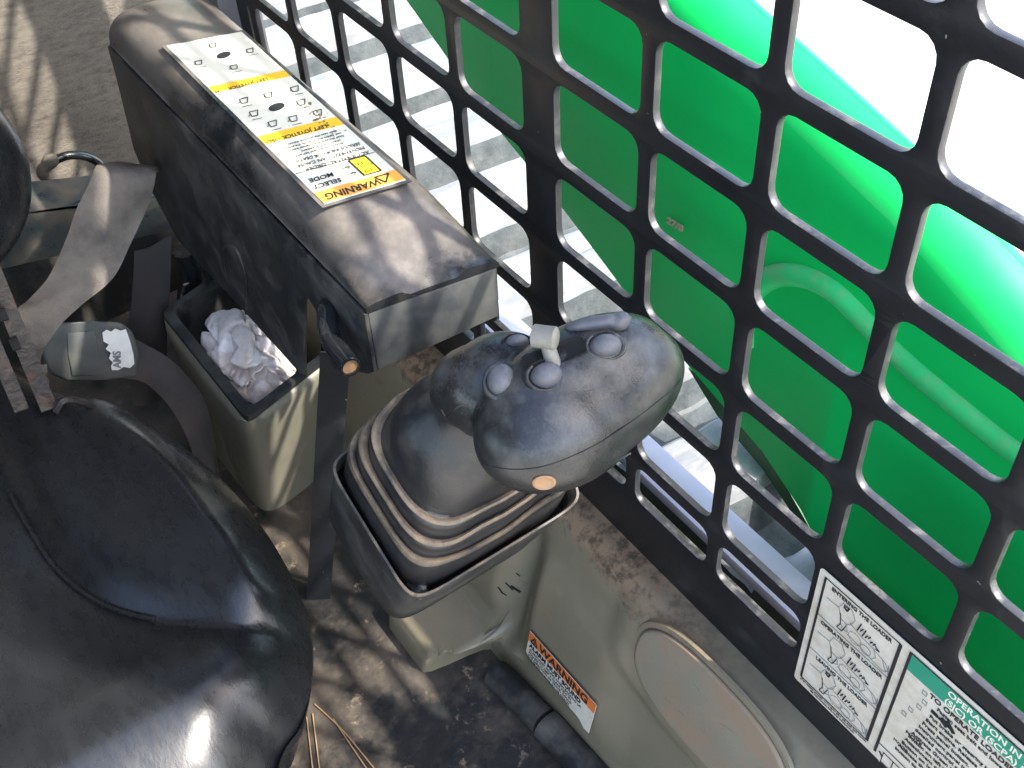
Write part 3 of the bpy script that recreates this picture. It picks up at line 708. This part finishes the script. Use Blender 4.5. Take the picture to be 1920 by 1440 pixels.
def button(u, v, a, b, h, rot, m=mButton, name='button', tilt=0):
    p, n_ = hit(u, v); n_ = n_.lerp(LN, .6).normalized()
    x = (RX*math.cos(rot)+RD*math.sin(rot)); x = (x-n_*x.dot(n_)).normalized(); y = n_.cross(x)
    rs = []
    for k_ in range(7):
        t = math.pi/2*k_/6; cr_, hh = math.cos(t)**.6 if k_ < 6 else .02, math.sin(t)
        rs.append([p + n_*(hh*h-.002+tilt*.3*cr_*math.cos(q)*h) + x*a*cr_*math.cos(q) + y*b*cr_*math.sin(q) for q in [2*math.pi*i/24 for i in range(24)]])
    link(name, loft([[v_ - n_*.003 for v_ in rs[0]]]+rs, cap1=True), m, js, angle=60)
    # well round the button
    rr = [[p - n_*.0010 + n_*o_ + x*a*s_*math.cos(q) + y*b*s_*math.sin(q) for q in [2*math.pi*i/24 for i in range(24)]] for s_, o_ in ((1.02,.0006),(1.20,.0016),(1.30,.0012),(1.42,-.0015))]
    link('button_well', loft(rr), mGrip, js, angle=70)
button(940, 712, .0070, .0082, .0085, .1); button(1025, 703, .0078, .0060, .0085, -.25); button(1136, 648, .0080, .0058, .0075, -.15); button(970, 641, .0062, .0038, .0060, -.2)
# rocker bar at the far edge
p, n_ = hit(1120, 622); x = (H(1178, 600, .575)-H(1070, 616, .575)).normalized(); c_ = H(1122, 606, .562)
link('rocker_bar', blend([(c_, (x*.0165, RD.normalized()*.0042, RF*.006)), (H(1160, 603, .562), (x*.006, RD*.005, RF*.006))], .0008, 3), mButton, js)
# recessed lever pocket and thumb lever
p, n_ = hit(1040, 668); x = (RX*.94-RD*.34); x = (x-n_*x.dot(n_)).normalized(); y = n_.cross(x)
pk = [p + n_*.0006 + x*a_ + y*b_ for a_, b_ in rrect(-.0155,-.0042,.0155,.0062,.0025,4)]
link('lever_pocket', loft([pk, [q - n_*.0009 + (p-q)*.12 for q in pk]], cap1=True), mHole, js)
bot = hit(1038, 683)[0] - n_*.003; topp = H(1022, 632, .545)
tb_ = tubebm([bot, bot.lerp(topp, .5), topp], [.0040, .0036, .0034], n=14)
link('thumb_lever', tb_, mLever, js)
kd = (RX*.9 + RD*.12 - RF*.3).normalized()
link('lever_knob', tubebm([topp-kd*.0060, topp-kd*.0055, topp+kd*.0050, topp+kd*.0058], [.0045,.0056,.0056,.0045], n=20), mLever, js)
p, n_ = hit(1020, 903); n_ = (n_*.75 - RF*.25); p = p + n_*.001; n_ = n_.normalized(); x = RX; x = (x-n_*x.dot(n_)).normalized(); y = n_.cross(x)
link('screw_plug', loft([[p+n_*o_+x*.0056*s_*math.cos(q)+y*.0042*s_*math.sin(q) for q in [math.pi*i/10 for i in range(20)]] for o_, s_ in ((-.003,1),(.0002,1),(.0006,.85),(-.0003,.6))], cap1=True), mPlug, js)

# ------------------------------------------------------------------ seat
se = empty('seat', (-.25, -.46, -.66)); tag(se, 'black vinyl suspension seat with a moulded cushion and side bolster', 'seat')
YC = -.475
edge_px = [(144,764),(225,776),(297,815),(383,878),(460,955),(517,1033),(556,1105),(579,1167),(580,1250),(560,1340),(520,1405)]
edge = [at(u, v, z=-.455) for u, v in edge_px]
left = [(-.56, YC+.125)] + [(p.x, p.y) for p in edge] + [(.030, -.345), (.045, -.385), (.052, -.43)]
outl = left + [(x, 2*YC-y) for x, y in left[::-1]]
outl = smoothpath([Vector((x, y, 0)) for x, y in outl] + [Vector((*outl[0], 0))], 8)[:-1]
ctr = Vector((-.25, YC, 0))
groove = smoothpath([at(u, v, z=-.425) for u, v in [(-120,640),(0,890),(60,1000),(100,1060),(150,1105),(200,1135),(270,1158),(350,1172),(440,1180),(520,1178),(575,1176)]], 4)
crease = smoothpath([at(u, v, z=-.43) for u, v in [(515,1168),(480,1120),(440,1055),(405,1010),(350,930),(290,865),(230,820)]], 4)
def dist_path(p, path):
    best = 9; sgn = 1; tt = 0
    for i, (a, b) in enumerate(zip(path, path[1:])):
        a = Vector((a.x, a.y)); b = Vector((b.x, b.y)); ab = b-a; t = max(0, min(1, (p-a).dot(ab)/ab.length_squared)); dd = (p-a-ab*t)
        if dd.length < best: best = dd.length; sgn = 1 if ab.x*dd.y-ab.y*dd.x > 0 else -1; tt = (i+t)/len(path)
    return best, sgn, tt
def seat_z(p, r):
    z = -.418 - .046*max(0, (r-.80)/.20)**2.2
    for mir in (0,):
        d_, s_, t_ = dist_path(p, groove); fade = min(1, (1-t_)*9)
        d2, s2, t2 = dist_path(p, crease)
        if s_ > 0: z += fade*(.026*(1-math.exp(-(d_/.026)**1.2)) - .008)
        else: z += fade*(.018*(1-math.exp(-(d_/.036)**1.1)) - .008)
        z += .0030*math.exp(-(d2/.008)**2)*min(1, (1-t2)*3)*min(1, t2*6)
    # broad dish and front roll
    z -= .010*math.exp(-((p.x+.20)/.10)**2-((p.y-YC)/.10)**2)
    z += .006*math.exp(-((p.x+.085)/.035)**2)
    z -= .040*max(0, (p.x+.065)/.07)**1.8
    return z
rings = []; NR = 46
for i in range(1, NR+1):
    r = (i/NR)**.8; rr = []
    for q in outl:
        p = ctr.lerp(q, r); rr.append(Vector((p.x, p.y, seat_z(Vector((p.x, p.y)), r))))
    rings.append(rr)
o_ = rings[-1]
for k_, (s_, dz) in enumerate(((1.001,-.004),(.996,-.012),(.985,-.022),(.965,-.034),(.935,-.070))):
    rings.append([Vector((ctr.x+(p.x-ctr.x)*s_, ctr.y+(p.y-ctr.y)*s_, -.464+dz)) for p in o_])
bm = loft(rings, cap0=True); link('cushion', bm, mVinyl, se, angle=70)
# piping in the groove, upper part only
pp_ = [Vector((p.x, p.y, seat_z(Vector((p.x, p.y)), .5)+.0030)) for p in groove[5:26]]
link('piping', tubebm(pp_, .0022, n=8), mVinyl, se)
bm = boxbm((-.27, YC, -.60), (.20, .15, .075), bev=.01); link('seat_base', bm, mPlasticSide, se)
bm = blend([(Vector((-.50, YC, -.14)), (Vector((.075,0,.02)), Vector((0,.215,0)), Vector((-.03,0,.20)))), (Vector((-.485, YC+.13, -.22)), (Vector((.07,0,0)), Vector((0,.095,0)), Vector((0,0,.10))))], .006, 8)
link('backrest', bm, mVinyl, se)
# recliner rail with slots
r0, r1 = at(-30, 470, x=-.40), at(92, 765, x=-.37); ax = (r1-r0).normalized(); s1 = ax.cross(ray(50, 620)).normalized(); n1 = ax.cross(s1).normalized()
link('recliner_rail', boxbm((r0+r1)/2, (.0060, .002, (r1-r0).length/2), ax=(s1, n1, ax), bev=.0008), mRusty, se)
r0, r1 = at(-60, 560, x=-.39), at(50, 765, x=-.365); link('recliner_rail', boxbm((r0+r1)/2, (.0050, .002, (r1-r0).length/2), ax=(s1, n1, ax), bev=.0008), mRusty, se)
for (u, v) in ((5,590),(28,645),(66,712),(80,745)):
    link('rail_slot', boxbm(at(u, v, x=-.385)-ray(u,v)*.006, (.0024,.0016,.0044), ax=(s1, n1, ax), bev=.0008), mHole, se)
link('seat_latch', tubebm(smoothpath([at(u, v, x=-.36) for u, v in [(105,772),(118,752),(140,750),(165,758),(185,772)]], 4), .0030, n=8), mRusty, se)

# ------------------------------------------------------------------ seat belt
def ribbon(pairs, m, name, parent, th=.0016, k=6):
    A = smoothpath([p[0] for p in pairs], k); B = smoothpath([p[1] for p in pairs], k); n = 6; bm = bmesh.new()
    R = []
    for i, (a, b) in enumerate(zip(A, B)):
        t_ = (A[min(i+1,len(A)-1)]-A[max(i-1,0)]).normalized(); nn_ = t_.cross(b-a).normalized(); wd = (b-a).length
        if nn_.dot(CAM-a) < 0: nn_ = -nn_
        R.append([bm.verts.new(a.lerp(b, j/n)+nn_*wd*.10*(math.sin(math.pi*j/n)+.35*math.sin(i*.35+j*1.1))) for j in range(n+1)])
    for i in range(len(R)-1):
        for j in range(n): bm.faces.new((R[i][j], R[i][j+1], R[i+1][j+1], R[i+1][j]))
    bmesh.ops.recalc_face_normals(bm, faces=bm.faces[:]); bmesh.ops.solidify(bm, geom=bm.faces[:], thickness=th)
    return link(name, bm, m, parent, angle=60)
sb = empty('seat_belt', at(160, 660, x=-.48)); tag(sb, 'dusty twisted seat belt with a grey buckle cover beside the seat', 'seat belt')
def A_(u, v, x): return at(u, v, x=x)
ribbon([(A_(190,316,-.54), A_(300,318,-.50)), (A_(178,322,-.49), A_(292,328,-.47)), (A_(148,385,-.48), A_(277,385,-.47)), (A_(125,450,-.48), A_(248,450,-.46)), (A_(92,520,-.47), A_(212,520,-.45)),
        (A_(55,562,-.46), A_(150,572,-.44)), (A_(34,582,-.45), A_(112,612,-.43)), (A_(38,612,-.44), A_(84,650,-.43)), (A_(56,660,-.44), A_(74,690,-.44)), (A_(80,715,-.44), A_(90,735,-.45)), (A_(110,755,-.44), A_(112,775,-.45)), (A_(160,775,-.43), A_(150,795,-.44))], mBelt, 'webbing', sb)
ribbon([(A_(215,620,-.49), A_(200,705,-.48)), (A_(262,640,-.49), A_(262,712,-.48)), (A_(310,668,-.48), A_(300,740,-.47)), (A_(350,705,-.47), A_(330,780,-.46)), (A_(382,750,-.46), A_(362,850,-.45)), (A_(402,830,-.45), A_(378,940,-.45)), (A_(412,900,-.45), A_(385,990,-.45))], mBeltDark, 'lap_webbing', sb)
ribbon([(A_(252,470,-.57), A_(320,440,-.57)), (A_(246,560,-.57), A_(315,560,-.57)), (A_(240,650,-.57), A_(312,650,-.57)), (A_(250,760,-.57), A_(318,740,-.57))], mBeltDark, 'anchor_webbing', sb)
c_ = [A_(u, v, -.475) for u, v in [(84,622),(104,605),(175,602),(225,604),(248,620),(262,662),(256,706),(200,712),(128,716),(92,700),(78,660)]]
link('buckle_cover', prism(c_, ray(160,660)*.03, bev=.004, seg=3), mBuckle, sb)
c_ = [A_(u, v, -.4735) for u, v in [(124,624),(180,620),(186,664),(188,704),(134,706),(128,666)]]
link('buckle_plate', prism(c_, ray(160,660)*.004, bev=.0015), mBuckle, sb)
tz = [(192,624),(200,618),(208,622),(216,616),(226,620),(236,617),(244,640),(250,664),(252,682),(244,690),(232,688),(222,694),(210,694),(208,686),(212,680),(204,672),(208,662),(198,654),(204,646),(194,640)]
tg = link('belt_tag', prism([A_(u, v, -.4705) for u, v in tz], ray(220,650)*.0012), mTag, sb, smooth=False)
p0_ = A_(215, 690, -.470); xd_ = (A_(214, 640, -.470)-p0_).normalized(); nz_ = -ray(215,660).normalized(); yd_ = nz_.cross(xd_)
link('tag_lettering', text_bm('AMS', .0105, p0_-yd_*.007, xd_, yd_, None, bold=.0003), mInkGrey, tg)

# ------------------------------------------------------------------ things behind the seat
q = [at(u, v, x=-.60) for u, v in [(-60,415),(120,388),(292,372),(330,430),(0,505),(-60,520)]]
cbm = prism(q, (-.006, 0, 0), bev=.001); t_ = [at(u, v, x=-.60) for u, v in [(-60,415),(120,388),(292,372)]]
nb = prism([t_[0], t_[2], t_[2]+Vector((-.05,0,.004)), t_[0]+Vector((-.05,0,.004))], (0,0,.003)); cbm = merge(cbm, nb)
o = link('cross_channel', cbm, mCross, loc=t_[1]); tag(o, 'bluish steel cross channel behind the seat belt', 'channel')
pth = smoothpath([at(u, v, x=-.70) for u, v in [(84,318),(98,304),(125,292),(155,292),(180,302),(196,318),(215,345)]], 5)
cab_ = empty('cable_loop', pth[0]); tag(cab_, 'short black cable loop with a dusty clip on the rear wall', 'cable')
link('cable', tubebm(pth, .0048, n=10), mTube, cab_)
link('clip', blend([(at(84,314,x=-.69), (Vector((.005,0,0)),Vector((0,.008,.003)),Vector((0,-.003,.006)))), (at(94,303,x=-.69), (Vector((.006,0,0)),Vector((0,.008,.005)),Vector((0,-.005,.007)))), (at(80,326,x=-.69), (Vector((.006,0,0)),Vector((0,.006,0)),Vector((0,0,.008))))], .0012, 2), mat('dusty_clip', (.10,.085,.065), .9, bump=.5), cab_)

# storage bin with black trim
bn = empty('storage_bin', (-.46, -.11, -.68)); tag(bn, 'beige plastic storage bin with black trimmed opening beside the seat', 'bin')
zr = -.50
R0, R1, R2, R3 = at(306, 588, z=zr), at(465, 787, z=zr), at(612, 672, z=zr), Vector((-.60, .0, zr))
R2 = R1 + (R2-R1)*2.3
ot = [R0, R1, R2, R0+(R2-R1)]
cen = sum(ot, Vector())/4
B1 = at(500, 978, z=-.68); B0 = B1 + (R0-R1)*.98; B2 = B1+(R2-R1)*1.12; base = [B0, B1, B2, B0+(B2-B1)]
def qring(q, f, dz, pw=9, n=64):
    out = []
    for i in range(n):
        t = 2*math.pi*(i+.5)/n; u_ = math.copysign(abs(math.cos(t))**(2/pw), math.cos(t))*f; v_ = math.copysign(abs(math.sin(t))**(2/pw), math.sin(t))*f
        u_, v_ = (u_+1)/2, (v_+1)/2
        out.append(q[0].lerp(q[1], u_).lerp(q[3].lerp(q[2], u_), v_)+Vector((0,0,dz)))
    return out
mid = [b_.lerp(t_, .80) for b_, t_ in zip(base, ot)]
bm = loft([qring(base, 1, 0, 8), qring(mid, 1.04, 0, 9), qring(ot, 1.07, -.010, 9), qring(ot, 1.05, -.004, 12), qring(ot, 1.0, -.002, 14)])
link('bin_body', bm, mBin, bn, angle=60)
bm = loft([qring(ot, 1.02, -.004, 24), qring(ot, 1.015, .003, 24), qring(ot, .925, .003, 24), qring(ot, .915, -.004, 24), qring(ot, .86, -.10, 20)], cap1=True)
link('bin_trim', bm, mPlasticSide, bn, angle=30)
# crumpled cloth in the bin
bm = bmesh.new(); bmesh.ops.create_icosphere(bm, subdivisions=7, radius=1)
cc_ = at(466, 676, z=-.525)
for v in bm.verts:
    p = v.co.copy(); wv = p*1.15 + .55*Vector((noise.noise(p*1.2+Vector((5,5,5))), noise.noise(p*1.2+Vector((9,0,0))), noise.noise(p*1.2+Vector((0,9,0)))))
    d_ = .72 + .95*abs(noise.noise(wv*1.5+Vector((1,7,2)))) + .30*abs(noise.noise(wv*3.1+Vector((4,4,1)))) + .07*abs(noise.noise(wv*8)) + .25*noise.noise(p*.9)
    d_ = min(d_, 1.0+.1*math.tanh(d_-1)); v.co = cc_ + Vector((p.x*.074*d_, p.y*.040*d_, p.z*.044*d_))
o = link('crumpled_cloth', bm, mCloth, loc=cc_, angle=80); tag(o, 'crumpled off white cloth stuffed in the storage bin', 'cloth')

# hoses in the dark behind the bin
for i, (pts_, r_) in enumerate((([(345,470),(360,520),(352,570),(380,640)], .012), ([(385,480),(410,530),(430,580),(470,610)], .010))):
    o = link('hydraulic_hose', tubebm(smoothpath([at(u, v, x=-.60+.03*i) for u, v in pts_], 5), r_, n=12), mTube, loc=at(*pts_[0], x=-.6))
    tag(o, ('thicker dark hose standing behind the storage bin', 'thinner dark hose nearer the armrest behind the bin')[i], 'hose')

# ------------------------------------------------------------------ pine needles on the floor
nd = [([(575,1345),(587,1450)], 'pine needle touching the front edge of the seat'), ([(586,1338),(600,1450)], 'pine needle lying just right of the one at the seat edge'),
      ([(590,1320),(645,1372),(705,1445)], 'long pine needle lying diagonally across the dirty floor'), ([(625,1348),(690,1445)], 'shorter pine needle lying parallel below the long diagonal one')]
for pts_, lb_ in nd:
    ps = smoothpath([at(u, v, z=-.6785) for u, v in pts_], 5)
    o = link('pine_needle', tubebm(ps, .0007, n=6), mNeedle, loc=ps[0]); tag(o, lb_, 'pine needle', 'dry pine needles on the floor')
